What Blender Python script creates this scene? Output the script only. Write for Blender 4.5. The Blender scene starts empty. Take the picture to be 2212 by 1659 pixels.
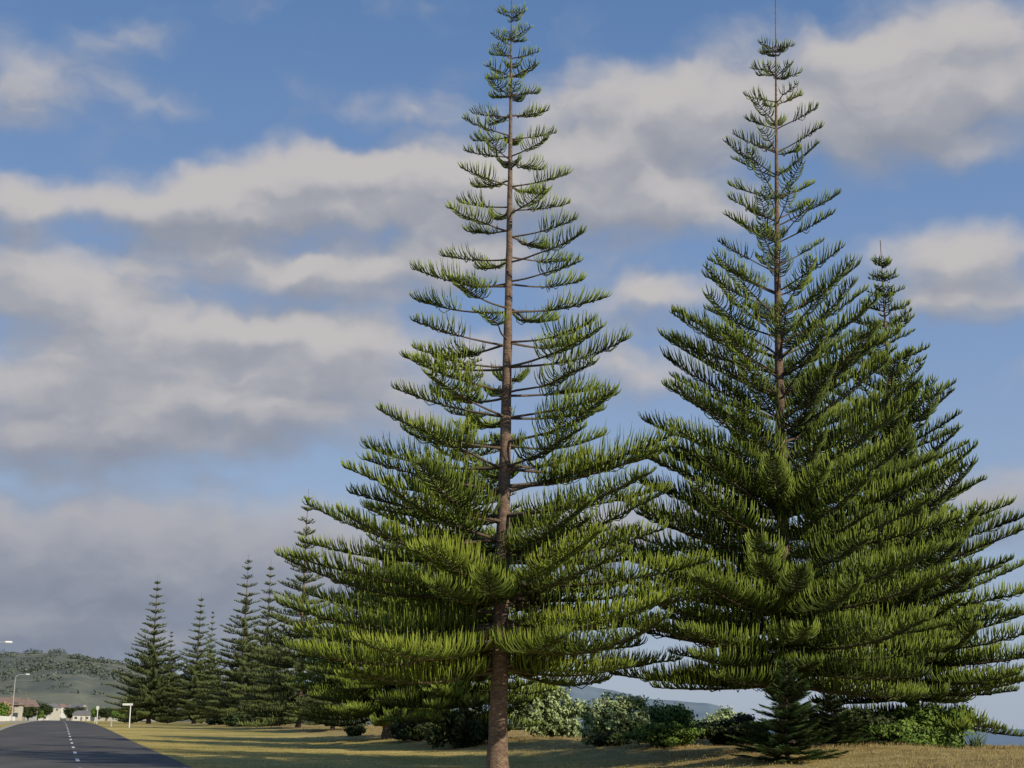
import bpy, math, random
import numpy as np
from mathutils import Vector, Matrix, noise as mnoise

R = np.random.RandomState(7)
scene = bpy.context.scene
scene.view_settings.view_transform = 'Standard'
scene.view_settings.look = 'None'
scene.view_settings.exposure = 0

# ------------------------------------------------------------------ helpers
def link(o):
    scene.collection.objects.link(o); return o

def mesh_from(name, V, Q, mat=None, attr=None, smooth=True):
    V = np.asarray(V, dtype=np.float32); Q = np.asarray(Q, dtype=np.int32)
    me = bpy.data.meshes.new(name)
    me.vertices.add(len(V)); me.vertices.foreach_set('co', V.ravel())
    me.loops.add(Q.size); me.loops.foreach_set('vertex_index', Q.ravel())
    me.polygons.add(len(Q))
    k = Q.shape[1]
    me.polygons.foreach_set('loop_start', np.arange(0, Q.size, k, dtype=np.int32))
    me.update(calc_edges=True)
    if attr is not None:
        a = me.attributes.new('tone', 'FLOAT_COLOR', 'POINT')
        C = np.ones((len(V), 4), dtype=np.float32)
        C[:, :attr.shape[1]] = attr
        a.data.foreach_set('color', C.ravel())
    me.polygons.foreach_set('use_smooth', np.full(len(Q), smooth, dtype=bool))
    if mat: me.materials.append(mat)
    return me

def obj_from(name, me, parent=None, loc=None):
    o = link(bpy.data.objects.new(name, me))
    if parent is not None: o.parent = parent
    if loc is not None: o.location = loc
    return o

def empty(name, loc, label, category, group=None):
    e = link(bpy.data.objects.new(name, None)); e.location = loc
    e.empty_display_size = .3
    e["label"] = label; e["category"] = category
    if group: e["group"] = group
    return e

class Acc:
    def __init__(s): s.V = []; s.Q = []; s.n = 0
    def add(s, V, Q):
        s.V.append(np.asarray(V, float)); s.Q.append(np.asarray(Q, int) + s.n); s.n += len(V)
    def box(s, c, d, rz=0, taper=1.0):
        x, y, z = d[0]/2, d[1]/2, d[2]/2
        P = np.array([[-x,-y,-z],[x,-y,-z],[x,y,-z],[-x,y,-z],[-x*taper,-y*taper,z],[x*taper,-y*taper,z],[x*taper,y*taper,z],[-x*taper,y*taper,z]])
        c_, s_ = math.cos(rz), math.sin(rz)
        P = P @ np.array([[c_, s_, 0], [-s_, c_, 0], [0, 0, 1]]) + np.array(c)
        s.add(P, [[0,3,2,1],[4,5,6,7],[0,1,5,4],[1,2,6,5],[2,3,7,6],[3,0,4,7]])
    def tube(s, pts, rad, n=6, cap=False):
        pts = np.asarray(pts, float); m = len(pts)
        T = np.gradient(pts, axis=0); T /= np.linalg.norm(T, axis=1)[:, None] + 1e-9
        ref = np.array([0, 0, 1.0]) if abs(T[0][2]) < .8 else np.array([1.0, 0, 0])
        A = np.cross(T, ref); A /= np.linalg.norm(A, axis=1)[:, None] + 1e-9
        B = np.cross(T, A)
        ang = np.arange(n) * 2 * np.pi / n
        rad = np.asarray(rad, float)
        if rad.ndim == 1: rad = np.repeat(rad[:, None], n, 1)
        ring = pts[:, None, :] + rad[:, :, None] * (np.cos(ang)[None, :, None]*A[:, None, :] + np.sin(ang)[None, :, None]*B[:, None, :])
        i = np.arange(m-1)[:, None]*n; j = np.arange(n)[None, :]; j2 = (j+1) % n
        Q = np.stack([i+j, i+j2, i+n+j2, i+n+j], -1).reshape(-1, 4)
        s.add(ring.reshape(-1, 3), Q)
    def mesh(s, name, mat, smooth=False, attr=None):
        return mesh_from(name, np.concatenate(s.V), np.concatenate(s.Q), mat, attr, smooth)

# ------------------------------------------------------------------ materials
def new_mat(name):
    m = bpy.data.materials.new(name); m.use_nodes = True
    nt = m.node_tree; b = nt.nodes['Principled BSDF']
    return m, nt, b

def N(nt, t, **kw):
    n = nt.nodes.new(t)
    for k, v in kw.items(): setattr(n, k, v)
    return n

def ramp(nt, stops):
    r = N(nt, 'ShaderNodeValToRGB')
    e = r.color_ramp.elements
    while len(e) > 1: e.remove(e[-1])
    e[0].position = stops[0][0]; e[0].color = (*stops[0][1], 1)
    for p, c in stops[1:]:
        x = e.new(p); x.color = (*c, 1)
    return r

def noise(nt, scale, detail=4, rough=.55, vec=None):
    n = N(nt, 'ShaderNodeTexNoise'); n.inputs['Scale'].default_value = scale
    n.inputs['Detail'].default_value = detail; n.inputs['Roughness'].default_value = rough
    if vec is not None: nt.links.new(vec, n.inputs['Vector'])
    return n

def objcoord(nt, scale=(1, 1, 1)):
    t = N(nt, 'ShaderNodeTexCoord'); mp = N(nt, 'ShaderNodeMapping')
    mp.inputs['Scale'].default_value = scale
    nt.links.new(t.outputs['Object'], mp.inputs['Vector'])
    return mp.outputs['Vector']

def mixc(nt, fac, a, b, mode='MIX'):
    m = N(nt, 'ShaderNodeMix', data_type='RGBA', blend_type=mode)
    for inp, v in ((m.inputs[0], fac), (m.inputs[6], a), (m.inputs[7], b)):
        if hasattr(v, 'is_output') or hasattr(v, 'links'): nt.links.new(v, inp)
        elif isinstance(v, (int, float)): inp.default_value = v
        else: inp.default_value = (*v, 1)
    return m.outputs[2]

def bump(nt, b, h, strength, dist):
    bp = N(nt, 'ShaderNodeBump'); bp.inputs['Strength'].default_value = strength
    bp.inputs['Distance'].default_value = dist
    nt.links.new(h, bp.inputs['Height']); nt.links.new(bp.outputs[0], b.inputs['Normal'])

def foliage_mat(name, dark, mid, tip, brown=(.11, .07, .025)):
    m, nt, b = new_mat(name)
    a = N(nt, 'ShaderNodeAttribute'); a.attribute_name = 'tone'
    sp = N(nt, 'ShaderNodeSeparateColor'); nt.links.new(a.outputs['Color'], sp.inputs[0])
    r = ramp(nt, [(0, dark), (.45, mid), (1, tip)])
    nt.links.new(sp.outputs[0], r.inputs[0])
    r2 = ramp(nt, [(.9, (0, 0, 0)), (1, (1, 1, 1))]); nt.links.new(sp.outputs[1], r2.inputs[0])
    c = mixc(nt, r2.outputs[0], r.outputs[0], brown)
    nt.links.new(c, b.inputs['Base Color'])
    b.inputs['Roughness'].default_value = .6
    b.inputs['Specular IOR Level'].default_value = .2
    return m

M_pine = foliage_mat('pine_foliage', (.016, .025, .008), (.105, .150, .021), (.315, .385, .052))
M_pine_dark = foliage_mat('pine_foliage_deep', (.012, .019, .007), (.078, .115, .018), (.25, .32, .046))
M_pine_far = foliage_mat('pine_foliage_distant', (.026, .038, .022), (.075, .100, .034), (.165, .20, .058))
M_young = foliage_mat('young_pine_foliage', (.007, .014, .006), (.024, .050, .012), (.065, .11, .02))
M_bush = foliage_mat('bush_leaves', (.020, .040, .010), (.075, .135, .022), (.17, .25, .045))
M_silver = foliage_mat('silver_bush_leaves', (.06, .09, .03), (.20, .27, .11), (.44, .52, .28), (.3, .3, .2))
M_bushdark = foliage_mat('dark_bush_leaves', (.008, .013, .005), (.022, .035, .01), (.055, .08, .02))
M_dry = foliage_mat('dune_grass_blades', (.15, .115, .045), (.30, .23, .095), (.42, .33, .15), (.25, .17, .08))
M_flax = foliage_mat('flax_leaves', (.03, .05, .02), (.08, .13, .04), (.14, .2, .06))

# bark
M_bark, nt, b = new_mat('pine_bark')
v = objcoord(nt, (1, 1, 3.5))
n1 = noise(nt, 3.0, 4, .7, v); n2 = noise(nt, 11, 4, .7, objcoord(nt, (1, 1, 2.2)))
r1 = ramp(nt, [(.36, (.055, .037, .027)), (.52, (.155, .103, .072)), (.68, (.33, .235, .17))])
mx = N(nt, 'ShaderNodeMath', operation='MULTIPLY_ADD'); nt.links.new(n2.outputs[0], mx.inputs[0]); mx.inputs[1].default_value = .6
ml = N(nt, 'ShaderNodeMath', operation='MULTIPLY'); nt.links.new(n1.outputs[0], ml.inputs[0]); ml.inputs[1].default_value = .45
nt.links.new(ml.outputs[0], mx.inputs[2]); nt.links.new(mx.outputs[0], r1.inputs[0])
nt.links.new(r1.outputs[0], b.inputs['Base Color']); b.inputs['Roughness'].default_value = .85
bump(nt, b, n2.outputs[0], .9, .05)

def simple_mat(name, c1, c2, scale=5, rough=.7, bumps=0):
    m, nt, b = new_mat(name)
    n = noise(nt, scale, 5, .6, objcoord(nt))
    r = ramp(nt, [(.3, c1), (.7, c2)]); nt.links.new(n.outputs[0], r.inputs[0])
    nt.links.new(r.outputs[0], b.inputs['Base Color']); b.inputs['Roughness'].default_value = rough
    if bumps: bump(nt, b, n.outputs[0], bumps, .02)
    return m
M_limb = simple_mat('pine_limb_bark', (.055, .040, .030), (.13, .095, .068), 4, .9)
M_white = simple_mat('white_paint', (.62, .62, .6), (.8, .8, .78), 3, .45)
M_mark = simple_mat('road_marking_paint', (.5, .5, .48), (.8, .8, .78), 1.2, .7)
M_metal = simple_mat('galvanised_steel', (.32, .33, .34), (.45, .46, .47), 8, .4)
M_lens = simple_mat('lamp_glass', (.7, .7, .68), (.8, .8, .78), 8, .3)
M_wood = simple_mat('weathered_wood', (.12, .1, .08), (.22, .19, .15), 6, .85)
M_cream = simple_mat('cream_weatherboard', (.34, .32, .28), (.43, .41, .36), 1, .7)
M_pale = simple_mat('pale_weatherboard', (.44, .44, .42), (.54, .54, .52), 1, .7)
M_grey = simple_mat('grey_weatherboard', (.25, .26, .27), (.35, .36, .37), 1, .7)
M_tile = simple_mat('terracotta_tiles', (.18, .125, .10), (.25, .17, .135), 2, .8)
M_darkroof = simple_mat('dark_iron_roof', (.13, .13, .14), (.19, .18, .18), 2, .6)
M_glass = simple_mat('window_glass', (.03, .04, .05), (.08, .09, .11), 2, .12)
M_conc = simple_mat('concrete', (.28, .27, .25), (.38, .37, .34), 2, .85, .3)

# asphalt
M_road, nt, b = new_mat('asphalt')
nA = noise(nt, .5, 5, .65, objcoord(nt, (1, .25, 1))); nB = noise(nt, 30, 3, .7, objcoord(nt))
rA = ramp(nt, [(.3, (.060, .058, .056)), (.7, (.115, .109, .104))]); nt.links.new(nA.outputs[0], rA.inputs[0])
rB = ramp(nt, [(.3, (.7, .7, .7)), (.7, (1.35, 1.35, 1.35))]); nt.links.new(nB.outputs[0], rB.inputs[0])
nt.links.new(mixc(nt, 1.0, rA.outputs[0], rB.outputs[0], 'MULTIPLY'), b.inputs['Base Color'])
b.inputs['Roughness'].default_value = .9; bump(nt, b, nB.outputs[0], .4, .01)
b.inputs['Specular IOR Level'].default_value = .15

# ground
M_ground, nt, b = new_mat('lawn_and_dune')
a = N(nt, 'ShaderNodeAttribute'); a.attribute_name = 'tone'
sp = N(nt, 'ShaderNodeSeparateColor'); nt.links.new(a.outputs['Color'], sp.inputs[0])
oc = objcoord(nt)
n1 = noise(nt, .09, 6, .6, oc); n2 = noise(nt, 1.1, 6, .7, oc); n3 = noise(nt, 9, 4, .7, oc)
rl = ramp(nt, [(.35, (.27, .235, .075)), (.5, (.42, .325, .12)), (.68, (.54, .42, .17))]); nt.links.new(n1.outputs[0], rl.inputs[0])
rl2 = ramp(nt, [(.3, (.7, .75, .65)), (.7, (1.2, 1.18, 1.15))]); nt.links.new(n2.outputs[0], rl2.inputs[0])
rl3 = ramp(nt, [(.3, (.75, .75, .7)), (.7, (1.2, 1.2, 1.15))]); nt.links.new(n3.outputs[0], rl3.inputs[0])
lawn = mixc(nt, 1.0, mixc(nt, 1.0, rl.outputs[0], rl2.outputs[0], 'MULTIPLY'), rl3.outputs[0], 'MULTIPLY')
rd = ramp(nt, [(.3, (.18, .15, .055)), (.5, (.31, .235, .10)), (.7, (.43, .33, .16))]); nt.links.new(n2.outputs[0], rd.inputs[0])
dune = mixc(nt, 1.0, rd.outputs[0], rl3.outputs[0], 'MULTIPLY')
ad = N(nt, 'ShaderNodeMath', operation='MULTIPLY_ADD'); nt.links.new(n2.outputs[0], ad.inputs[0]); ad.inputs[1].default_value = .8; nt.links.new(sp.outputs[0], ad.inputs[2])
rr = ramp(nt, [(.65, (0, 0, 0)), (.95, (1, 1, 1))]); nt.links.new(ad.outputs[0], rr.inputs[0])
c = mixc(nt, rr.outputs[0], lawn, dune)
c = mixc(nt, sp.outputs[1], c, (.36, .31, .24))
nt.links.new(c, b.inputs['Base Color']); b.inputs['Roughness'].default_value = .95
b.inputs['Specular IOR Level'].default_value = .1
bump(nt, b, n3.outputs[0], .6, .08)

# sea
M_sea, nt, b = new_mat('sea_water')
nS = noise(nt, .05, 6, .65, objcoord(nt, (1, 3, 1)))
rS = ramp(nt, [(.35, (.055, .10, .15)), (.65, (.10, .16, .22))]); nt.links.new(nS.outputs[0], rS.inputs[0])
nt.links.new(rS.outputs[0], b.inputs['Base Color']); b.inputs['Roughness'].default_value = .35
bump(nt, b, nS.outputs[0], .6, 1.0)

# hills
M_hill, nt, b = new_mat('hazy_green_hillside')
oc = objcoord(nt)
n1 = noise(nt, .006, 4, .55, oc); n2 = noise(nt, .028, 6, .7, oc)
r = ramp(nt, [(.40, (.10, .115, .08)), (.5, (.15, .16, .10)), (.60, (.22, .215, .13))]); nt.links.new(n1.outputs[0], r.inputs[0])
rt = ramp(nt, [(.44, (.62, .68, .74)), (.56, (1, 1, 1))]); nt.links.new(n2.outputs[0], rt.inputs[0])
c = mixc(nt, 1.0, r.outputs[0], rt.outputs[0], 'MULTIPLY')
nt.links.new(mixc(nt, .35, c, (.16, .18, .20)), b.inputs['Base Color']); b.inputs['Roughness'].default_value = 1  # grey-blue mixed into the base colour as painted distance haze
b.inputs['Specular IOR Level'].default_value = 0
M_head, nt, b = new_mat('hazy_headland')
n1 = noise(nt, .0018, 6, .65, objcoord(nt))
r = ramp(nt, [(.35, (.12, .17, .23)), (.65, (.19, .235, .27))]); nt.links.new(n1.outputs[0], r.inputs[0])  # blue-grey tones put the haze of distance into the colour
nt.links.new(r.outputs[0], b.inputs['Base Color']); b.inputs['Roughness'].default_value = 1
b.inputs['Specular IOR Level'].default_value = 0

# ------------------------------------------------------------------ terrain
DX = np.array([-.2935, .956]); NX = np.array([.956, .2935])
def P(s, o): return DX*s + NX*o
def so(x, y): return x*DX[0]+y*DX[1], x*NX[0]+y*NX[1]
def smooth(a, b, x):
    t = np.clip((x-a)/(b-a), 0, 1); return t*t*(3-2*t)
def rise(s): return np.interp(s, [-100, 45, 95, 150, 190, 300, 500, 900, 6000], [0, 0, .35, .85, 1.12, 1.42, 1.6, 1.7, 1.7])
def fb(x, y):
    return mnoise.fractal(Vector((x, y, 3.3)), 1.0, 2.0, 4)
def gh(s, o):
    r = float(rise(s))
    d = float(smooth(15, 27, o))*max(0, .85-.6*r)
    nz = fb(s*.13, o*.13)*.22*float(smooth(14, 24, o))*(1-float(smooth(200, 400, s)))
    z = r + d + nz
    k = float(smooth(40, 62, o))
    return z*(1-k) - 6*k
def gz(x, y):
    s, o = so(x, y); return gh(s, o)

S = np.concatenate([np.arange(-60, 120, 2.0), np.arange(120, 400, 5.0), np.geomspace(400, 9000, 40)])
O = np.concatenate([-np.geomspace(20, 5000, 18)[::-1], np.arange(-18, 12, 3.0), np.arange(12, 66, 1.0), [70, 100, 300]])
V = []; T = []
for s in S:
    for o in O:
        p = P(s, o); z = gh(s, o)
        V.append((p[0], p[1], z))
        T.append((float(smooth(14, 24, o))*.75, float(smooth(46, 54, o)), 0))
nO = len(O); i = np.arange(len(S)-1)[:, None]*nO; j = np.arange(nO-1)[None, :]
Q = np.stack([i+j, i+j+1, i+nO+j+1, i+nO+j], -1).reshape(-1, 4)
g = obj_from('ground', mesh_from('ground', V, Q, M_ground, np.array(T)))
g["kind"] = "structure"

def strip(name, o0, o1, dz, mat, s0=-60, s1=9000, seg=None):
    ss = [s for s in S if s0 <= s <= s1] if seg is None else seg
    V = []
    for s in ss:
        for o in (o0, o1):
            p = P(s, o); V.append((p[0], p[1], float(rise(s))+dz))
    Q = [[2*k, 2*k+1, 2*k+3, 2*k+2] for k in range(len(ss)-1)]
    return V, Q
V, Q = strip('road', -4.9, 4.5, .02, M_road, s1=2000)
o = obj_from('road', mesh_from('road', V, Q, M_road)); o["kind"] = "structure"
A = Acc()
s = 38.0
while s < 420:
    seg = sorted(set([s, s+3.2] + [q for q in S if s < q < s+3.2]))
    V, Q = strip('', .69, .83, .027, None, seg=seg)
    A.add(V, Q); s += 10.0
o = obj_from('road_marking', A.mesh('road_marking', M_mark)); o["kind"] = "structure"
A = Acc()
ss = [q for q in S if q <= 1200]
def ribbon(A, prof):
    V = []; m = len(prof)
    for q in ss:
        for oo, zz in prof:
            p = P(q, oo); V.append((p[0], p[1], float(rise(q))+zz))
    Q = [[k*m+c, k*m+c+1, (k+1)*m+c+1, (k+1)*m+c] for k in range(len(ss)-1) for c in range(m-1)]
    A.add(V, Q)
ribbon(A, [(-5.15, .0), (-5.15, .13), (-4.9, .13), (-4.9, .0)])
o = obj_from('kerb', A.mesh('kerb', M_conc)); o["kind"] = "structure"
A = Acc(); ribbon(A, [(-8.2, .0), (-8.2, .05), (-6.8, .05), (-6.8, .0)])
o = obj_from('pavement', A.mesh('pavement', M_conc)); o["kind"] = "structure"

# sea
V = [(-9000, -2000, -2.6), (25000, -2000, -2.6), (25000, 30000, -2.6), (-9000, 30000, -2.6)]
o = obj_from('sea', mesh_from('sea', V, [[0, 1, 2, 3]], M_sea)); o["kind"] = "structure"

def hills(name, mat, pxs, pys, dist, depth, rough, n=260, z0=0):
    V = []; rows = [0, .25, .5, .75, 1.0, 1.4, 1.9]
    shape = [0, .38, .66, .88, 1.0, .8, .2]
    px = np.linspace(pxs[0], pxs[-1], n); hp = np.interp(px, pxs, pys)
    for rk, sh in zip(rows, shape):
        for a, h in zip(px, hp):
            t = (a-1106)/3159.0
            d = dist + depth*(rk-1)
            y = d; x = d*t
            H = max(h, 0)/3159.0*dist
            nz = mnoise.fractal(Vector((x/(dist*.06), y/(dist*.06), 1.7)), .9, 2.0, 5)
            z = z0 + H*sh + nz*rough*H*(.35+sh*.5)*(1 if sh > 0 else 0)
            V.append((x, y, z if sh > 0 else z0-3))
    i = np.arange(len(rows)-1)[:, None]*n; j = np.arange(n-1)[None, :]
    Q = np.stack([i+j, i+j+1, i+n+j+1, i+n+j], -1).reshape(-1, 4)
    o = obj_from(name, mesh_from(name, V, Q, mat)); o["kind"] = "structure"; return V
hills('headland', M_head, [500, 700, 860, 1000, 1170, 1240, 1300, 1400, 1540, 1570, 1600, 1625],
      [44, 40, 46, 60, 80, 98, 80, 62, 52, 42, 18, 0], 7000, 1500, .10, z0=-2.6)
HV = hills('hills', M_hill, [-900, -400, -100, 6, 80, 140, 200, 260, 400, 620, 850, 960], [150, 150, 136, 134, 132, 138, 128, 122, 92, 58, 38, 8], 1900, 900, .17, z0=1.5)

# ------------------------------------------------------------------ leaf clumps
def leaf_mesh(name, lobes, n, size, mat, seed=0, aspect=.5, lump=.18, upright=0):
    r = np.random.RandomState(seed)
    vol = np.array([l[3]*l[4]+l[4]*l[5]+l[3]*l[5] for l in lobes]); vol = vol/vol.sum()
    k = r.choice(len(lobes), n, p=vol)
    L = np.array(lobes)[k]
    d = r.normal(size=(n, 3)); d /= np.linalg.norm(d, axis=1)[:, None]
    ph = r.rand(6)*6
    lum = 1+lump*(np.sin(d[:, 0]*7+ph[0]+k)*np.sin(d[:, 1]*6+ph[1]+k*2)+.7*np.sin(d[:, 2]*11+d[:, 0]*9+ph[2]))
    rad = (1-.45*r.rand(n)**2.2)*lum
    C = L[:, :3] + d*L[:, 3:6]*rad[:, None]
    keep = C[:, 2] > 0.02
    C, d, rad, k = C[keep], d[keep], rad[keep], k[keep]; n = len(C)
    nrm = d + r.normal(size=(n, 3))*.7 + np.array([0, 0, .3]); nrm /= np.linalg.norm(nrm, axis=1)[:, None]
    t = np.cross(nrm, r.normal(size=(n, 3))); t[:, 2] += upright; t /= np.linalg.norm(t, axis=1)[:, None]
    b_ = np.cross(nrm, t)
    sz = size*(.6+.8*r.rand(n))[:, None]
    V = np.stack([C-t*sz, C+b_*sz*aspect, C+t*sz, C-b_*sz*aspect], 1).reshape(-1, 3)
    Q = np.arange(4*n).reshape(-1, 4)
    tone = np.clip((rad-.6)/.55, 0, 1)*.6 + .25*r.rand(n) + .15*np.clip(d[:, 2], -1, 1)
    br = r.rand(n)*.93
    At = np.repeat(np.stack([np.clip(tone, 0, 1), br, br], 1), 4, 0)
    return mesh_from(name, V, Q, mat, At, False)

def bush(x, y, hw, top, mat, label, seed, n=9000, size=.09, name='bush', group=None, stems=True):
    z0 = gz(x, y)-.05; h = top-z0
    r = random.Random(seed)
    lobes = [(0, 0, h*.40, hw*.6, hw*.6, h*.36)]
    for k in range(17):
        a = r.random()*6.28; q = r.uniform(.2, .95)
        lobes.append((hw*q*math.cos(a), hw*q*math.sin(a), h*r.uniform(.15, .95-.45*q), hw*r.uniform(.15, .34), hw*r.uniform(.15, .34), h*r.uniform(.10, .24)))
    e = empty(name, (x, y, z0), label, name, group)
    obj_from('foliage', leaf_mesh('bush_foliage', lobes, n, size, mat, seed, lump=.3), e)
    if stems:
        A = Acc()
        for k in range(6):
            a = k*1.05; f = hw*.5
            A.tube([(0, 0, 0), (f*.5*math.cos(a), f*.5*math.sin(a), h*.35), (f*math.cos(a), f*math.sin(a), h*.7)], [.05, .035, .015], 5)
        obj_from('stem', A.mesh('bush_stems', M_bark, True), e)
    return e
bush(1.8, 80, 2.1, 4.3, M_silver, 'silvery green coastal shrub on the dune edge', 11, 16000, .10)
bush(4.5, 64, 1.6, 3.6, M_silver, 'rounded silvery green shrub at the lawn edge', 12, 13000, .08)
bush(7.2, 70, 2.1, 3.1, M_bush, 'dense green shrub on the grassy dune', 13, 12000, .08)
bush(10.9, 75, 1.5, 2.7, M_silver, 'pale silver-leaved shrub on the dune', 14, 9000, .08)
bush(6.4, 60, 1.7, 1.85, M_bush, 'low dark green shrub beside the lawn', 15, 10000, .06)
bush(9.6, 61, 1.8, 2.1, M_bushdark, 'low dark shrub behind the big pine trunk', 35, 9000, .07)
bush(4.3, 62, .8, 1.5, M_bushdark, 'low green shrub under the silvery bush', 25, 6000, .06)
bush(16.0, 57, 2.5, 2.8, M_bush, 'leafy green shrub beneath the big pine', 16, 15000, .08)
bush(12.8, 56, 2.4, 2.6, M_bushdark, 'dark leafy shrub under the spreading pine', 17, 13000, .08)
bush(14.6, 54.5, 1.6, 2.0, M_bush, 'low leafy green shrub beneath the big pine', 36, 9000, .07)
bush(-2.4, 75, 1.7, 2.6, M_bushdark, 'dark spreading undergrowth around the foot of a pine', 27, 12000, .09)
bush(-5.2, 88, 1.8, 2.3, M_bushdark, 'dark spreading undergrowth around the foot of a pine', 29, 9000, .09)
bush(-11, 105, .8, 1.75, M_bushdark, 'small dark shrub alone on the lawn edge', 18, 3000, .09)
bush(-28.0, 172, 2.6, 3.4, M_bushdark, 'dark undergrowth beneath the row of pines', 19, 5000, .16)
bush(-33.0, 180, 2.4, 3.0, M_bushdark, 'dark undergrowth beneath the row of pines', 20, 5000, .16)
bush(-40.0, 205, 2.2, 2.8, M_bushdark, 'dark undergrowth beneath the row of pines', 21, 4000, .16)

def blades(name, pts, per, h, w, mat, seed, spread=.12, lean=.5):
    r = np.random.RandomState(seed)
    B = np.repeat(np.asarray(pts), per, 0); n = len(B)
    B = B + np.stack([r.normal(size=n)*spread, r.normal(size=n)*spread, np.zeros(n)-.02], 1)
    a = r.rand(n)*6.283; H = h*(.5+.8*r.rand(n)); l = lean*r.rand(n)*H
    D = np.stack([np.cos(a)*l, np.sin(a)*l, H], 1)
    sd = np.stack([-np.sin(a+1)*w, np.cos(a+1)*w, np.zeros(n)], 1)
    M_ = B + D*.55 + np.stack([-np.cos(a)*l*.15, -np.sin(a)*l*.15, .05*H], 1)
    V = np.stack([B-sd, B+sd, M_+sd*.8, M_-sd*.8, B+D+sd*.1, B+D-sd*.1], 1).reshape(-1, 3)
    k = np.arange(n)[:, None]*6
    Q = np.concatenate([k+np.array([[0, 1, 2, 3]]), k+np.array([[3, 2, 4, 5]])], 0)
    t = r.rand(n)
    At = np.zeros((n, 6, 3)); At[:, :2, 0] = .1; At[:, 2:4, 0] = .45; At[:, 4:, 0] = .9
    At[:, :, 0] = np.clip(At[:, :, 0]+(t[:, None]-.5)*.5, 0, 1); At[:, :, 1] = r.rand(n)[:, None]
    return mesh_from(name, V, Q, mat, At.reshape(-1, 3), False)
pts = []
rr_ = random.Random(5)
while len(pts) < 9000:
    s = 25+135*rr_.random()**1.3; o_ = rr_.uniform(22, 46)
    if fb(s*.3, o_*.3) + rr_.uniform(-.3, .5) < .05: continue
    p = P(s, o_); pts.append((p[0], p[1], gh(s, o_)))
o = obj_from('dune_grass', blades('dune_grass', pts, 14, .11, .007, M_dry, 3, .28, 1.6)); o["kind"] = "stuff"
o["label"] = "dry straw-coloured long grass on the dune"
pts = []
while len(pts) < 9000:
    s = 38+70*rr_.random()**1.4; o_ = rr_.uniform(4.7, 23)
    p = P(s, o_); pts.append((p[0], p[1], gh(s, o_)))
M_lawn = foliage_mat('lawn_blades', (.18, .16, .05), (.34, .28, .095), (.48, .38, .15), (.24, .17, .08))
o = obj_from('lawn_grass', blades('lawn_grass', pts, 9, .05, .008, M_lawn, 4, .35)); o["kind"] = "stuff"
o["label"] = "short yellow-green lawn grass by the road"

for (fx, fy) in ((17.4, 54.5), (16.8, 56)):
    me = blades('flax', [(0, 0, 0)], 70, .7, .015, M_flax, int(fx*10), .15, .9)
    o = obj_from('flax_plant', me, loc=(fx, fy, gz(fx, fy))); o["label"] = "clump of long-bladed green flax on the dune"; o["category"] = "plant"

# ------------------------------------------------------------------ Norfolk pines
def cords_mesh(name, B, D0, D1, L, rad, tone, mat):
    n = len(B)
    us = np.array([0, .35, .72, 1.0]); rr = np.array([.85, 1.05, .95, .3])
    rings = []
    rnd = np.random.RandomState(n)
    ref = rnd.normal(size=(n, 3))
    for u, q in zip(us, rr):
        C = B + L[:, None]*(D0*(u-u*u/2) + D1*(u*u/2))
        T_ = D0*(1-u)+D1*u; T_ /= np.linalg.norm(T_, axis=1)[:, None]
        a = np.cross(T_, ref); a /= np.linalg.norm(a, axis=1)[:, None]
        b_ = np.cross(T_, a)
        for k in range(3):
            th = k*2*np.pi/3
            rings.append(C + (rad*q)[:, None]*(a*math.cos(th)+b_*math.sin(th)))
    V = np.stack(rings, 1).reshape(-1, 3)
    q = []
    for r_ in range(3):
        for k in range(3):
            k2 = (k+1) % 3
            q.append([r_*3+k, r_*3+k2, r_*3+3+k2, r_*3+3+k])
    Q = (np.arange(n)[:, None, None]*12 + np.array(q)[None]).reshape(-1, 4)
    At = np.zeros((n, 12, 3), dtype=np.float32)
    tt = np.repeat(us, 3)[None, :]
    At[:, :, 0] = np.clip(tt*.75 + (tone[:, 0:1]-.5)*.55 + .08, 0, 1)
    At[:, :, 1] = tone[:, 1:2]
    return mesh_from(name, V, Q, mat, At.reshape(-1, 3), True)

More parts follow.
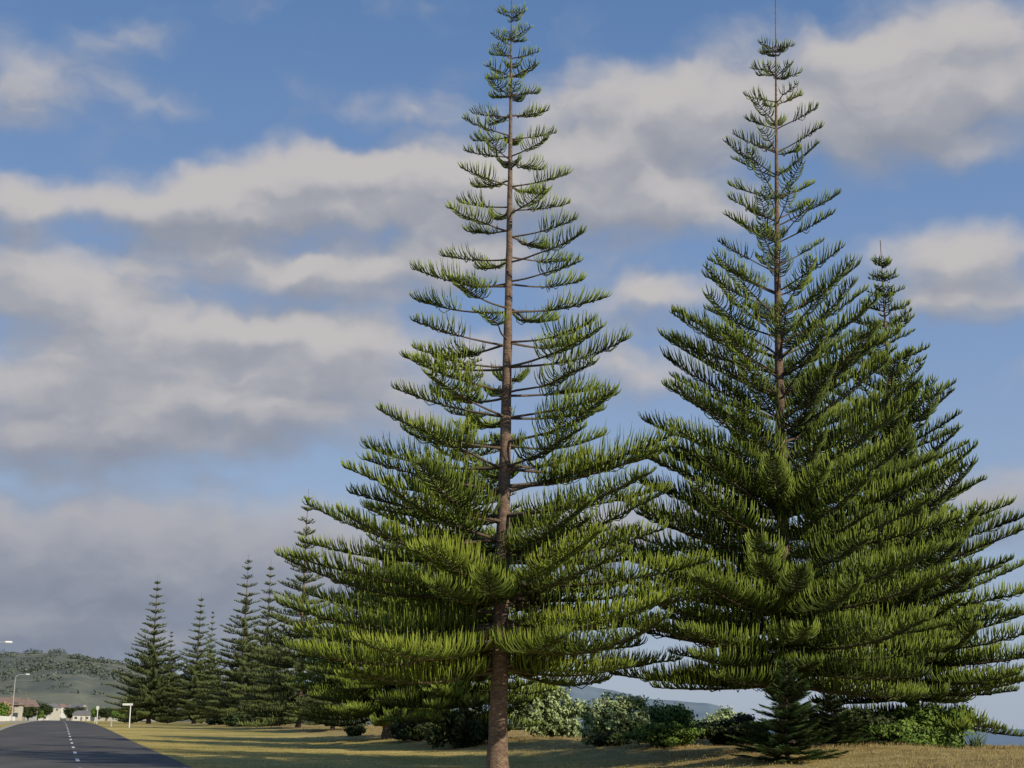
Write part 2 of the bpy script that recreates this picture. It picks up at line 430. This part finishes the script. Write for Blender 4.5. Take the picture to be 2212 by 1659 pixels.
def make_pine(seed, H, r0, ztab, rtab, etab, spacing, nbr, cord_sp, cord_r, mat, lean=(0, 0), leader=.6,
              t0tab=None, zlow=None, clen=1.0, flat=False, rows=3, ljit=(.72, 1.04), sides=14, sptab=(.75, 1.05, .8),
              gapaz=None, gapw=.45, gapp=((0, .7), (1, .7)), sagk=.06, texp=1.1, droop=0.0, reg=0.0, ejit=.07):
    r = np.random.RandomState(seed)
    m = 46
    zz = np.linspace(0, H+leader, m)
    f = zz/H
    cx = lean[0]*f + .05*np.sin(f*5+seed)*(f > 0); cy = lean[1]*f
    pts = np.stack([cx, cy, zz], 1)
    rad = r0*(1-np.clip(f, 0, 1))**texp*.92 + .018 + r0*.25*np.exp(-zz/.5)
    rad = np.repeat(rad[:, None], sides, 1)*(1+.05*r.normal(size=(m, sides)))
    A = Acc(); A.tube(pts, rad, sides); ntrunk = len(A.Q[0])
    ax = lambda z: np.array([np.interp(z, zz, cx), np.interp(z, zz, cy), z])
    B = []; D0 = []; D1 = []; LL = []; TN = []; RD = []
    z = ztab[0] if zlow is None else zlow
    rot = r.rand()*6
    while z < H:
        frac = z/H
        Rz = np.interp(z, ztab, rtab); el = math.radians(np.interp(z, ztab, etab))
        nb = int(round(np.interp(z, ztab, nbr)+r.uniform(-.6, .6)))
        rot += r.uniform(.4, .9)
        for k in range(nb):
            az = rot + k*2*np.pi/nb + r.normal()*.2
            Lb = Rz*r.uniform(*ljit)
            Lb = Lb*(1-reg) + Rz*.93*reg
            if gapaz is not None:
                dd = abs((az-gapaz+math.pi) % (2*math.pi)-math.pi)
                if dd < gapw and r.rand() < np.interp(z, gapp[0], gapp[1]): continue
                if dd < .6: Lb *= .78
            e = el + np.clip(r.normal(), -1.6, 1.6)*ejit
            zz0 = z + r.normal()*.10*spacing
            hd = np.array([math.cos(az), math.sin(az), 0])
            ms = 9
            t = np.linspace(0, 1, ms)
            te = math.tan(e)
            sag = sagk*Lb*min(1, Lb/6)*r.uniform(.2, 1.7)
            side = np.array([-hd[1], hd[0], 0])*r.normal()*.09*Lb
            kink = r.uniform(.5, 3)
            def path(t):
                t = np.asarray(t)[:, None]
                return ax(zz0)[None] + hd*Lb*t + side*(t*t+.15*np.sin(t*kink*4)) + np.array([0, 0, 1])*(Lb*te*t - sag*np.sin(t*np.pi) + .03*Lb*t**3)
            pp = path(t)
            br = np.interp(t, [0, 1], [.016+.009*Lb, .009])
            A.tube(pp, br, 5 if not flat else 4)
            t0 = np.interp(z, ztab, t0tab)*r.uniform(.7, 1.2)
            nn = max(4, int(Lb*(1-t0)/cord_sp))
            btone = r.rand()
            bl = r.uniform(.84, 1.16)
            for row in range(rows):
                tc = t0 + (1-t0)*(np.arange(nn)+r.rand(nn)*.5)/nn
                tc = np.clip(tc, 0, .995)
                c = path(tc); c2 = path(np.clip(tc+.02, 0, 1.02)); T_ = c2-c; T_ /= np.linalg.norm(T_, axis=1)[:, None]
                Sd = np.cross(T_, [0, 0, 1]); Sd /= np.linalg.norm(Sd, axis=1)[:, None]
                U = np.cross(Sd, T_)
                if row == 0: sg = np.ones(nn)
                elif row == 1: sg = -np.ones(nn)
                else: sg = r.uniform(-.8, .8, nn)
                sg = sg + r.normal(size=nn)*.13
                near = np.clip((1-tc)/.45, 0, 1)
                inn = np.clip((tc-t0)/.06, 0, 1)*.25+.75
                ln = bl*clen*np.clip(.36+.17*Lb, .36, 1.2)*(.30+.70*near**.7)*inn*(.83+.30*r.rand(nn))
                tw = (.0+.55*(1-near))[:, None]
                if flat:
                    d0 = T_*.6 + Sd*sg[:, None]*.9 + U*.1
                    d1 = T_*.7 + Sd*sg[:, None]*.6 + np.array([0, 0, -.15])
                else:
                    d0 = T_*(.20+tw*.5) + Sd*sg[:, None]*1.0 - U*.05
                    d1 = T_*tw*.65 + Sd*sg[:, None]*.0 + np.array([0, 0, 1.15])
                d0 += r.normal(size=d0.shape)*.09; d1 += r.normal(size=d0.shape)*.09
                d0 /= np.linalg.norm(d0, axis=1)[:, None]; d1 /= np.linalg.norm(d1, axis=1)[:, None]
                B.append(c); D0.append(d0); D1.append(d1); LL.append(ln)
                RD.append(cord_r*(.8+.4*r.rand(nn))*np.clip(.75+.07*Lb, .7, 1))
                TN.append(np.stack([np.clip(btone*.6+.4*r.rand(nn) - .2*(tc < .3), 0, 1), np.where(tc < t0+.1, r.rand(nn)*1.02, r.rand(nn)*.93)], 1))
        z += spacing*np.interp(frac, [0, .25, .5, 1], [sptab[0], (sptab[0]+sptab[1])*.48, sptab[1], sptab[2]])*r.uniform(.85, 1.15)
    tm = A.mesh('pine_trunk', M_bark, True)
    tm.materials.append(M_limb)
    mi = np.ones(len(tm.polygons), dtype=np.int32); mi[:ntrunk] = 0
    tm.polygons.foreach_set('material_index', mi)
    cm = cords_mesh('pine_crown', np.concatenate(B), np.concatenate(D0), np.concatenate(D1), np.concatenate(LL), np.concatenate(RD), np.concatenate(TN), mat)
    return tm, cm

def place(T3, x, y, label, rot=0, sc=(1, 1, 1), name='pine_tree', group="Norfolk Island pines along the seaside reserve", dz=0):
    e = empty(name, (x, y, gz(x, y)-.05+dz), label, 'tree', group)
    e.rotation_euler = (0, 0, rot); e.scale = sc
    obj_from('trunk', T3[0], e); obj_from('crown', T3[1], e)
    return e

HP = -math.pi/2
# main pine
TM = make_pine(5, 27.7, .33,
    [3.5, 4.2, 5.5, 7.2, 9.1, 10.8, 12.7, 14.8, 17.4, 19.3, 22.2, 23.7, 25.7, 27.3, 27.7],
    [5.6, 7.5, 7.9, 6.9, 6.0, 5.1, 4.5, 4.1, 3.2, 2.5, 1.9, 1.45, .95, .45, .3],
    [-2, -1, 3, 8, 11, 11, 9, 7, 7, 7, 8, 11, 16, 26, 40],
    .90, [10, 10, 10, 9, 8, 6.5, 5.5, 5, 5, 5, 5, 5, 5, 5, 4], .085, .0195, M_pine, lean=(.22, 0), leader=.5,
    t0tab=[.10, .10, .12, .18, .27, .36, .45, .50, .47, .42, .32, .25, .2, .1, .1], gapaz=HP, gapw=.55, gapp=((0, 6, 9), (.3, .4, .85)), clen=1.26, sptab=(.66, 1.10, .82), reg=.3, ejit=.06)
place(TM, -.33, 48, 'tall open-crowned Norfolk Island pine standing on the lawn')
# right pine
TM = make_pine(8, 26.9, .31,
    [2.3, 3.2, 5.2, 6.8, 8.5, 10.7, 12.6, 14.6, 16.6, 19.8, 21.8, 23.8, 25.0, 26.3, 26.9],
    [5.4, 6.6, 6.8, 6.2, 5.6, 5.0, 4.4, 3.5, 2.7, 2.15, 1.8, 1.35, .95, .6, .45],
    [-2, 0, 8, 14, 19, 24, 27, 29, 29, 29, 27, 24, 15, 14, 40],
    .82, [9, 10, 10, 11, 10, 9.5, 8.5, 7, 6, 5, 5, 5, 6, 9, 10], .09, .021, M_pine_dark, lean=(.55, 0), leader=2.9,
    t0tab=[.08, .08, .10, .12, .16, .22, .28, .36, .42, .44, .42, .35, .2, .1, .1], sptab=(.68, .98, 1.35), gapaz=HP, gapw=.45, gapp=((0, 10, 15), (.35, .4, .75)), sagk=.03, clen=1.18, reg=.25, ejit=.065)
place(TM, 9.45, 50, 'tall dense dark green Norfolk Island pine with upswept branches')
# pine behind it
TM = make_pine(14, 20.7, .27,
    [1.4, 4, 6, 8, 10, 12, 14, 16, 17.4, 18.5, 19.5, 20.5], [5.0, 6.4, 5.7, 4.7, 3.9, 3.2, 2.5, 1.9, 1.45, 1.1, .8, .4],
    [-4, 6, 13, 20, 24, 26, 24, 20, 16, 14, 14, 24],
    .85, [9, 10, 9, 9, 8, 8, 7, 6, 6, 6, 6, 7], .10, .026, M_pine_dark, lean=(-.3, 0), leader=.9,
    t0tab=[.1]*7+[.2, .2, .2, .1, .1], sagk=.02, clen=1.15)
place(TM, 16.35, 59, 'dense spreading Norfolk Island pine with a thin bare leader')
# pine behind main
TI = make_pine(21, 21.9, .30,
    [1.4, 4, 6, 8, 11, 14, 16, 18, 20, 21.8], [4.5, 6.5, 6.0, 5.2, 4.0, 2.8, 2.0, 1.4, .9, .5],
    [-6, 0, 5, 9, 12, 14, 14, 14, 14, 20],
    .9, [8, 9, 9, 8, 7, 6, 5, 5, 5, 6], .13, .032, M_pine_dark, leader=1.2, t0tab=[.12]*8+[.15, .1], clen=1.15)
place(TI, -2.45, 78, 'Norfolk Island pine with tidy tiers on the dune edge')
TH = make_pine(29, 15.0, .38,
    [1.8, 3, 5, 7, 9, 11, 13, 14.8], [6.0, 7.4, 7.0, 5.6, 4.2, 2.8, 1.5, .4],
    [-6, -2, 3, 9, 13, 17, 20, 30],
    .72, [10, 10, 10, 9, 8, 7, 5, 5], .13, .034, M_pine_dark, leader=.8, t0tab=[.1]*6+[.15, .1], clen=1.15)
place(TH, -7.9, 96, 'broad low Norfolk Island pine with a thick dark trunk')
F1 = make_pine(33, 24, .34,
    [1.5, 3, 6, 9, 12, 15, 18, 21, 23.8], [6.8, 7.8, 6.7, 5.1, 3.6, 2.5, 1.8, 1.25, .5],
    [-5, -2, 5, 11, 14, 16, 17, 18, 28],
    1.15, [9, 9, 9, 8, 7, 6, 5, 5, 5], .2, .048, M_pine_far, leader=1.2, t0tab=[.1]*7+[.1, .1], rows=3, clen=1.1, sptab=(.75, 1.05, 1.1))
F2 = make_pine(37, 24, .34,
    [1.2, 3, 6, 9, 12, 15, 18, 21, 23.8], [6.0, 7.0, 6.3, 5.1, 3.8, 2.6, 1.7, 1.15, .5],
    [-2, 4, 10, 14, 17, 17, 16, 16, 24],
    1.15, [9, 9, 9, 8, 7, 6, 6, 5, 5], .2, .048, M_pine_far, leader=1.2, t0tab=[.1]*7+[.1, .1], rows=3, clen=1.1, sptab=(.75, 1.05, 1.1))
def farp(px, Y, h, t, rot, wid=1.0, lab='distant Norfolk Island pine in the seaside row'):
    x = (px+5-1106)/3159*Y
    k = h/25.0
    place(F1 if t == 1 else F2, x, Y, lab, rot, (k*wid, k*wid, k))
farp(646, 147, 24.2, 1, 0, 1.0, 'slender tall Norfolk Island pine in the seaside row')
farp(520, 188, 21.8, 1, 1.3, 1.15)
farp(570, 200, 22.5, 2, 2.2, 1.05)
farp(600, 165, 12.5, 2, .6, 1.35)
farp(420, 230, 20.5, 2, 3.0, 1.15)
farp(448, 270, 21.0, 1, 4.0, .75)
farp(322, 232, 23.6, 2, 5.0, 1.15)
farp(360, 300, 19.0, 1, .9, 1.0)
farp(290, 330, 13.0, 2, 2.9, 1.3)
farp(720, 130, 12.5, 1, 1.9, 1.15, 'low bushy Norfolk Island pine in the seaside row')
# saplings
TS = make_pine(41, 3.5, .06, [.1, .6, 1.2, 2.0, 2.8, 3.4], [1.9, 1.8, 1.5, 1.1, .65, .25], [5, 10, 16, 22, 30, 45],
    .29, [9, 9, 8, 7, 6, 5], .034, .012, M_young, leader=.25, t0tab=[.05]*6, clen=.75, flat=True, rows=3, sides=8, ljit=(.5, 1.15))
G2 = "young pines self-sown near the big trees"
place(TS, 8.75, 46, 'young dark green pine sapling at the foot of a big pine', 0, (.88, .88, .82), group=G2)
place(TS, 11.3, 51, 'small pine sapling among shrubs', 2.4, (.7, .7, .55), group=G2)

# ------------------------------------------------------------------ street furniture
def street_lamp(x, y, side=1, h=9.0):
    z0 = gz(x, y)
    e = empty('street_lamp', (x, y, z0), 'tall grey steel street lamp with a curved arm beside the road', 'street lamp', 'street lamps along the road')
    A = Acc(); A.box((0, 0, .12), (.34, .34, .24)); A.tube([(0, 0, 0), (0, 0, 3), (0, 0, h-.8)], [.11, .09, .06], 8)
    obj_from('pole', A.mesh('pole', M_metal, True), e)
    A = Acc(); d = NX*side
    pts = [(0, 0, h-.85), (d[0]*.15, d[1]*.15, h-.4), (d[0]*.7, d[1]*.7, h-.08), (d[0]*1.9, d[1]*1.9, h)]
    A.tube(pts, [.05, .05, .045, .04], 6); obj_from('arm', A.mesh('arm', M_metal, True), e)
    A = Acc(); ang = math.atan2(d[1], d[0])
    A.box((d[0]*2.25, d[1]*2.25, h+.03), (.85, .3, .14), ang, .7); A.box((d[0]*2.3, d[1]*2.3, h-.07), (.6, .22, .07), ang)
    obj_from('lamp_head', A.mesh('lamp_head', M_lens), e)
for (s, o_) in ((168, -8.3), (300, -9)):
    p = P(s, o_); street_lamp(p[0], p[1])
def sign(x, y, h, w, bh, label, off=0):
    e = empty('road_sign', (x, y, gz(x, y)-.05), label, 'road sign', 'white signs on posts along the verge')
    A = Acc(); A.tube([(0, 0, 0), (0, 0, h*.5), (0, 0, h)], [.06, .06, .055], 8); obj_from('post', A.mesh('post', M_white, True), e)
    A = Acc(); A.box((off, -.07, h-bh/2), (w, .05, bh)); obj_from('panel', A.mesh('panel', M_white), e)
sign(-41.0, 158, 2.6, 1.1, .22, 'white street name blade on a white post by the verge', -.3)
sign(-62.0, 220, 2.6, .4, .5, 'small white square sign on a tall white post')
for (s, o_) in ((172, 5.6), (260, 5.7)):
    p = P(s, o_); A = Acc()
    A.box((0, 0, .45), (.13, .1, .9), 0, .85); A.box((0, 0, .93), (.09, .07, .05))
    o = obj_from('marker_post', A.mesh('marker_post', M_white), loc=(p[0], p[1], gz(p[0], p[1])))
    o["label"] = "short white edge marker post on the grass verge"; o["category"] = "post"; o["group"] = "white marker posts along the verge"
for (s, o_) in ((470, -10.5), (620, -11), (560, 9)):
    p = P(s, o_); z = gz(*p)
    e = empty('utility_pole', (p[0], p[1], z), 'weathered timber utility pole with a crossarm', 'utility pole', 'utility poles beside the road')
    A = Acc(); A.tube([(0, 0, 0), (0, 0, 4), (0, 0, 8.5)], [.17, .14, .11], 8); obj_from('pole', A.mesh('pole', M_wood, True), e)
    A = Acc(); A.box((0, 0, 8.0), (2.2, .12, .14), -.3); obj_from('crossarm', A.mesh('crossarm', M_wood), e)

# ------------------------------------------------------------------ houses
def house(s, o_, w, d, hwall, hroof, wall, roof, rot, label, dz=0):
    p = P(s, o_); e = empty('house', (p[0], p[1], gz(*p)+dz), label, 'house', 'houses along the far road'); e.rotation_euler = (0, 0, rot)
    A = Acc(); A.box((0, 0, hwall/2-dz/2), (w, d, hwall+dz))
    x, y = w/2, d/2
    V = [(-x, -y, hwall), (x, -y, hwall), (x, y, hwall), (-x, y, hwall), (-x+.01, 0, hwall+hroof*.97), (x-.01, 0, hwall+hroof*.97)]
    A.add(V, [[0, 3, 4, 4], [1, 5, 5, 2]])
    obj_from('wall', A.mesh('wall', wall), e)
    A = Acc(); X = x+.5; Yy = y+.6; zb = hwall-.25
    for k in (-1, 1):
        V = [(-X, k*Yy, zb), (X, k*Yy, zb), (X*.75, 0, hwall+hroof), (-X*.75, 0, hwall+hroof), (-X, k*Yy, zb-.18), (X, k*Yy, zb-.18)]
        A.add(V, [[0, 1, 2, 3], [0, 4, 5, 1]])
    for k in (-1, 1):
        A.add([(k*X, -Yy, zb), (k*X, Yy, zb), (k*X*.75, 0, hwall+hroof), (k*X*.75, 0, hwall+hroof+.01)], [[0, 1, 2, 3]])
    A.box((x*.4, y*.3, hwall+hroof*.9), (.7, .5, 1.4))
    obj_from('roof', A.mesh('roof', roof), e)
    for fl in range(1 if hwall < 4 else 2):
        for q in (-.32, 0, .32):
            for side in ('f', 'r'):
                if fl == 0 and q == 0 and side == 'f': continue
                A = Acc(); zc = 1.5+fl*2.7
                if side == 'f': A.box((q*w, -y-.03, zc), (1.3, .08, 1.2))
                else: A.box((x+.03, q*d, zc), (.08, 1.2, 1.2))
                obj_from('window', A.mesh('window', M_glass), e)
    A = Acc(); A.box((0, -y-.04, 1.05), (1.0, .08, 2.1)); obj_from('door', A.mesh('door', M_wood), e)
house(425, -15, 10, 9, 4.6, 1.6, M_cream, M_tile, .3, 'two-storey cream house with a terracotta tiled roof')
house(480, -12, 10, 8, 4.6, 1.7, M_grey, M_tile, .3, 'grey house with a terracotta roof behind a hedge')
house(590, -16, 12, 9, 5.2, 1.8, M_grey, M_tile, .35, 'grey two-storey house with a terracotta roof')
house(720, -14, 12, 9, 3.2, 2.2, M_pale, M_darkroof, .3, 'white bungalow with a dark iron roof')
house(860, -12, 12, 9, 5.2, 2.2, M_pale, M_darkroof, .3, 'white two-storey house with a dark roof')
house(820, 11, 9, 9, 3.4, 2.0, M_pale, M_darkroof, .25, 'small white house with a dark roof at the road end')
house(900, 26, 12, 9, 4.4, 2.0, M_cream, M_tile, .25, 'cream house with a terracotta roof near the hills')
house(760, 42, 11, 9, 3.4, 2.0, M_grey, M_darkroof, .25, 'grey bungalow among trees')
hr = random.Random(77)
for k in range(16):
    s_ = hr.uniform(950, 1250); o_ = -70+k*10+hr.uniform(-4, 4)
    if hr.random() < .6:
        house(s_, o_, hr.uniform(8, 13), 8, hr.choice([3.2, 5]), 1.9, hr.choice([M_pale, M_cream]), hr.choice([M_darkroof, M_tile]), hr.uniform(-.3, .9), 'small pale house at the foot of the hills', dz=hr.uniform(0, 7))
    else:
        house(s_, o_, hr.uniform(8, 13), 8, hr.choice([3.2, 5]), 1.9, hr.choice([M_grey, M_cream]), M_darkroof, hr.uniform(-.3, .9), 'small grey-roofed house at the foot of the hills', dz=hr.uniform(0, 7))
e = empty('fence', (*P(250, -11), gz(*P(250, -11))), 'low white garden fence along the footpath', 'fence')
A = Acc(); B_ = Acc()
for k in range(60):
    q = DX*(k*2.4)
    z = float(rise(250+k*2.4)-rise(250))
    A.box((q[0], q[1], .5+z), (.12, .12, 1.0))
    q2 = DX*(k*2.4+1.2)
    for zz_ in (.35, .75): B_.box((q2[0], q2[1], zz_+z), (.05, 2.28, .22), math.atan2(.2935, .956))
obj_from('post', A.mesh('fence_posts', M_white), e)["kind"] = "stuff"
obj_from('rail', B_.mesh('fence_rails', M_white), e)["kind"] = "stuff"

def round_tree(s, o_, h, w, mat, seed, label):
    p = P(s, o_); e = empty('garden_tree', (p[0], p[1], gz(*p)), label, 'tree', 'garden trees around the houses')
    A = Acc(); A.tube([(0, 0, 0), (.1, 0, h*.3), (0, .1, h*.7)], [.2, .15, .06], 7)
    r = random.Random(seed)
    lobes = [(0, 0, h*.6, w*.7, w*.7, h*.36)]
    for k in range(8):
        a = r.random()*6.28; A.tube([(0, 0, h*.3), (math.cos(a)*w*.5, math.sin(a)*w*.5, h*.6)], [.07, .03], 5)
        lobes.append((w*.6*math.cos(a), w*.6*math.sin(a), h*r.uniform(.35, .8), w*.38, w*.38, h*.18))
    obj_from('trunk', A.mesh('trunk', M_bark, True), e)
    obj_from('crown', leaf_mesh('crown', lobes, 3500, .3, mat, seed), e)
for a in ((330, -13, 4, 2.5, M_bush), (375, -13, 4.4, 2.2, M_dry), (450, -9, 4, 2.4, M_bushdark), (540, -10, 5, 3, M_bushdark), (560, -8, 4, 2.5, M_bush),
          (640, -9, 8, 4.5, M_bushdark), (780, -8, 8, 4.5, M_bushdark), (680, 20, 6, 4, M_bushdark), (600, 22, 4, 3, M_bush), (820, 5, 7, 4, M_bushdark), (560, 32, 6, 5, M_bushdark), (850, 20, 8, 5, M_bush),
          (940, -30, 8, 5, M_bushdark), (930, -45, 7, 5, M_bush), (920, 10, 9, 5, M_bushdark), (940, 40, 9, 6, M_bushdark), (900, 60, 9, 6, M_bushdark)):
    round_tree(a[0], a[1], a[2], a[3], a[4], int(a[0]), 'rounded leafy garden tree near the houses')

# woodland on the hills
r = np.random.RandomState(9); lob = []
Hh = np.array(HV).reshape(7, 260, 3)
for k in range(2600):
    a_ = r.rand()*4.0; i_ = int(a_); f_ = a_-i_; j_ = r.randint(60, 250)
    if i_ > 3: continue
    pnt = Hh[i_, j_]*(1-f_)+Hh[i_+1, j_]*f_
    if mnoise.noise(Vector((pnt[0]*.009, pnt[1]*.009, 0))) < .16 and r.rand() > .08: continue
    w = r.uniform(3, 8); lob.append((pnt[0], pnt[1], pnt[2]+w*.2, w*1.4, w, w*.6))
M_wood_far = foliage_mat('hazy_woodland', (.075, .095, .085), (.095, .115, .09), (.12, .14, .10), (.09, .11, .09))  # greyed, low-contrast leaf colours with distance haze painted in
o = obj_from('woodland', leaf_mesh('woodland', lob, 50000, 1.4, M_wood_far, 3)); o["kind"] = "stuff"; o["label"] = "scattered trees over the green hills"

# ------------------------------------------------------------------ sun, world
el, azm = math.radians(29), math.radians(131)
ts = Vector((math.sin(azm)*math.cos(el), math.cos(azm)*math.cos(el), math.sin(el)))
sl = bpy.data.lights.new('sun', 'SUN'); sl.energy = 4.9; sl.angle = math.radians(.6); sl.color = (1, .89, .69)
so_ = link(bpy.data.objects.new('sun', sl)); so_.rotation_euler = ts.to_track_quat('Z', 'Y').to_euler(); so_.location = (20, -30, 40)

w = bpy.data.worlds.new("World"); scene.world = w; w.use_nodes = True
try: w.cycles.sampling_method = 'NONE'
except Exception: pass
nt = w.node_tree; nt.nodes.clear()
out = N(nt, 'ShaderNodeOutputWorld'); bg = N(nt, 'ShaderNodeBackground'); nt.links.new(bg.outputs[0], out.inputs[0])
bg.inputs['Strength'].default_value = .1
sky = N(nt, 'ShaderNodeTexSky', sky_type='NISHITA'); sky.sun_disc = False; sky.sun_elevation = el; sky.sun_rotation = azm
sky.air_density = 1.0; sky.dust_density = .6; sky.ozone_density = 1.5
tc = N(nt, 'ShaderNodeTexCoord'); sx = N(nt, 'ShaderNodeSeparateXYZ'); nt.links.new(tc.outputs['Generated'], sx.inputs[0])
def M(op, a, b=None, c=None, tree=None):
    t = tree or nt
    n = N(t, 'ShaderNodeMath', operation=op)
    for k, v in enumerate((a, b, c)):
        if v is None: continue
        if isinstance(v, (int, float)): n.inputs[k].default_value = v
        else: t.links.new(v, n.inputs[k])
    return n.outputs[0]
az_ = M('MULTIPLY', M('ARCTAN2', sx.outputs[0], sx.outputs[1]), 180/math.pi)
el_ = M('MULTIPLY', M('ARCSINE', sx.outputs[2]), 180/math.pi)
cv = N(nt, 'ShaderNodeCombineXYZ'); nt.links.new(az_, cv.inputs[0]); nt.links.new(el_, cv.inputs[1])
wn = noise(nt, .42, 3, .5, cv.outputs[0])
wm = N(nt, 'ShaderNodeVectorMath', operation='MULTIPLY_ADD'); nt.links.new(wn.outputs['Color'], wm.inputs[0]); wm.inputs[1].default_value = (2.3, 1.7, 0)
wm.inputs[2].default_value = (-1.15, -.85, 0)
wadd = N(nt, 'ShaderNodeVectorMath', operation='ADD'); nt.links.new(wm.outputs[0], wadd.inputs[0]); nt.links.new(cv.outputs[0], wadd.inputs[1])

CL = [ # px, py, rx, ry, amp
 (40, 220, 190, 75, .6), (20, 310, 180, 60, .5), (235, 140, 150, 50, .4), (330, 265, 140, 35, .25),
 (40, 500, 200, 60, .95), (370, 480, 210, 85, 1.2), (620, 410, 230, 100, 1.4), (910, 395, 240, 90, 1.2),
 (1180, 365, 240, 105, 1.05), (1430, 405, 270, 120, 1.1), (880, 240, 160, 55, .5), (1330, 225, 270, 95, .88), (1680, 210, 330, 135, .95),
 (2110, 150, 285, 125, 1.1), (2040, 305, 310, 105, .95), (620, 590, 340, 68, 1.02), (1000, 535, 270, 80, .98),
 (120, 645, 275, 85, 1.02), (320, 740, 330, 85, 1.0), (750, 745, 290, 100, 1.08), (120, 870, 310, 105, 1.02), (600, 885, 390, 95, 1.08), (1420, 625, 230, 78, .78),
 (220, 995, 350, 72, .85), (350, 1180, 850, 120, 1.02), (150, 1370, 950, 145, 1.0), (2110, 590, 255, 78, .95), (2100, 680, 235, 55, .72), (1300, 785, 310, 90, .72),
 (2150, 1110, 225, 85, .85), (1350, 1150, 430, 105, .72)]
grp = bpy.data.node_groups.new('cloud_field', 'ShaderNodeTree')
grp.interface.new_socket('Vector', in_out='INPUT', socket_type='NodeSocketVector')
grp.interface.new_socket('Value', in_out='OUTPUT', socket_type='NodeSocketFloat')
gi = N(grp, 'NodeGroupInput'); go = N(grp, 'NodeGroupOutput')
acc = None
for (px, py, rx, ry, am) in CL:
    rx *= .0185*1.3; ry *= .0182*1.3
    c = ((px-1106)*.0185, (1565-py)*.0182)
    b_ = N(grp, 'ShaderNodeVectorMath', operation='MULTIPLY_ADD'); grp.links.new(gi.outputs[0], b_.inputs[0])
    b_.inputs[1].default_value = (1/rx, 1/ry, 0); b_.inputs[2].default_value = (-c[0]/rx, -c[1]/ry, 0)
    gr = N(grp, 'ShaderNodeTexGradient', gradient_type='SPHERICAL'); grp.links.new(b_.outputs[0], gr.inputs[0])
    acc = M('MULTIPLY', gr.outputs[1], am, tree=grp) if acc is None else M('MULTIPLY_ADD', gr.outputs[1], am, acc, tree=grp)
mpn = N(grp, 'ShaderNodeMapping'); mpn.inputs['Scale'].default_value = (.75, 1.3, 1); mpn.inputs['Rotation'].default_value = (0, 0, math.radians(-6)); grp.links.new(gi.outputs[0], mpn.inputs[0])
fn = noise(grp, .42, 5, .46, mpn.outputs[0])
acc = M('MINIMUM', acc, 1.0, tree=grp)
res = M('ADD', acc, M('MULTIPLY', M('SUBTRACT', fn.outputs[0], .5, tree=grp), 1.0, tree=grp), tree=grp)
grp.links.new(res, go.inputs[0])
g1 = N(nt, 'ShaderNodeGroup'); g1.node_tree = grp; nt.links.new(wadd.outputs[0], g1.inputs[0])
off = N(nt, 'ShaderNodeVectorMath', operation='ADD'); nt.links.new(wadd.outputs[0], off.inputs[0]); off.inputs[1].default_value = (.3, 1.1, 0)
g2 = N(nt, 'ShaderNodeGroup'); g2.node_tree = grp; nt.links.new(off.outputs[0], g2.inputs[0])
mr = N(nt, 'ShaderNodeMapRange', interpolation_type='SMOOTHSTEP'); nt.links.new(g1.outputs[0], mr.inputs[0])
mr.inputs[1].default_value = .0; mr.inputs[2].default_value = .80; mr.inputs[3].default_value = 0; mr.inputs[4].default_value = .96
rel = M('SUBTRACT', g1.outputs[0], g2.outputs[0])
rm = N(nt, 'ShaderNodeMapRange', interpolation_type='SMOOTHSTEP'); nt.links.new(rel, rm.inputs[0]); rm.inputs[1].default_value = -.6; rm.inputs[2].default_value = .52
cc = ramp(nt, [(0, (.56, .60, .71)), (.5, (.76, .775, .85)), (1, (1.08, 1.03, 1.02))]); nt.links.new(rm.outputs[0], cc.inputs[0])
lowf = N(nt, 'ShaderNodeMapRange'); nt.links.new(el_, lowf.inputs[0]); lowf.inputs[1].default_value = 1; lowf.inputs[2].default_value = 13
lowc = ramp(nt, [(0, (.56, .63, .74)), (.5, (.75, .79, .87)), (1, (1, 1, 1))]); nt.links.new(lowf.outputs[0], lowc.inputs[0])
ccol = mixc(nt, 1.0, cc.outputs[0], lowc.outputs[0], 'MULTIPLY')
vs = N(nt, 'ShaderNodeVectorMath', operation='SCALE'); nt.links.new(ccol, vs.inputs[0]); vs.inputs['Scale'].default_value = 5.0
gf = N(nt, 'ShaderNodeMapRange'); nt.links.new(el_, gf.inputs[0]); gf.inputs[1].default_value = 0; gf.inputs[2].default_value = 30
gr_ = ramp(nt, [(0, (.36, .43, .56)), (.25, (.31, .41, .59)), (.55, (.20, .32, .56)), (1, (.10, .21, .44))]); nt.links.new(gf.outputs[0], gr_.inputs[0])
gs = N(nt, 'ShaderNodeVectorMath', operation='SCALE'); nt.links.new(gr_.outputs[0], gs.inputs[0]); gs.inputs['Scale'].default_value = 10.0
skyc = mixc(nt, .82, sky.outputs[0], gs.outputs[0])
nt.links.new(mixc(nt, mr.outputs[0], skyc, vs.outputs[0]), bg.inputs['Color'])

# ------------------------------------------------------------------ camera
cam = bpy.data.cameras.new('camera'); cam.lens = 50; cam.sensor_width = 36; cam.clip_end = 60000; cam.clip_start = .1
co = link(bpy.data.objects.new('camera', cam))
co.matrix_world = Matrix.Translation((0, 0, 1.6)) @ Matrix.Rotation(math.radians(90+13.47), 4, 'X') @ Matrix.Rotation(math.radians(.5), 4, 'Z')
scene.camera = co
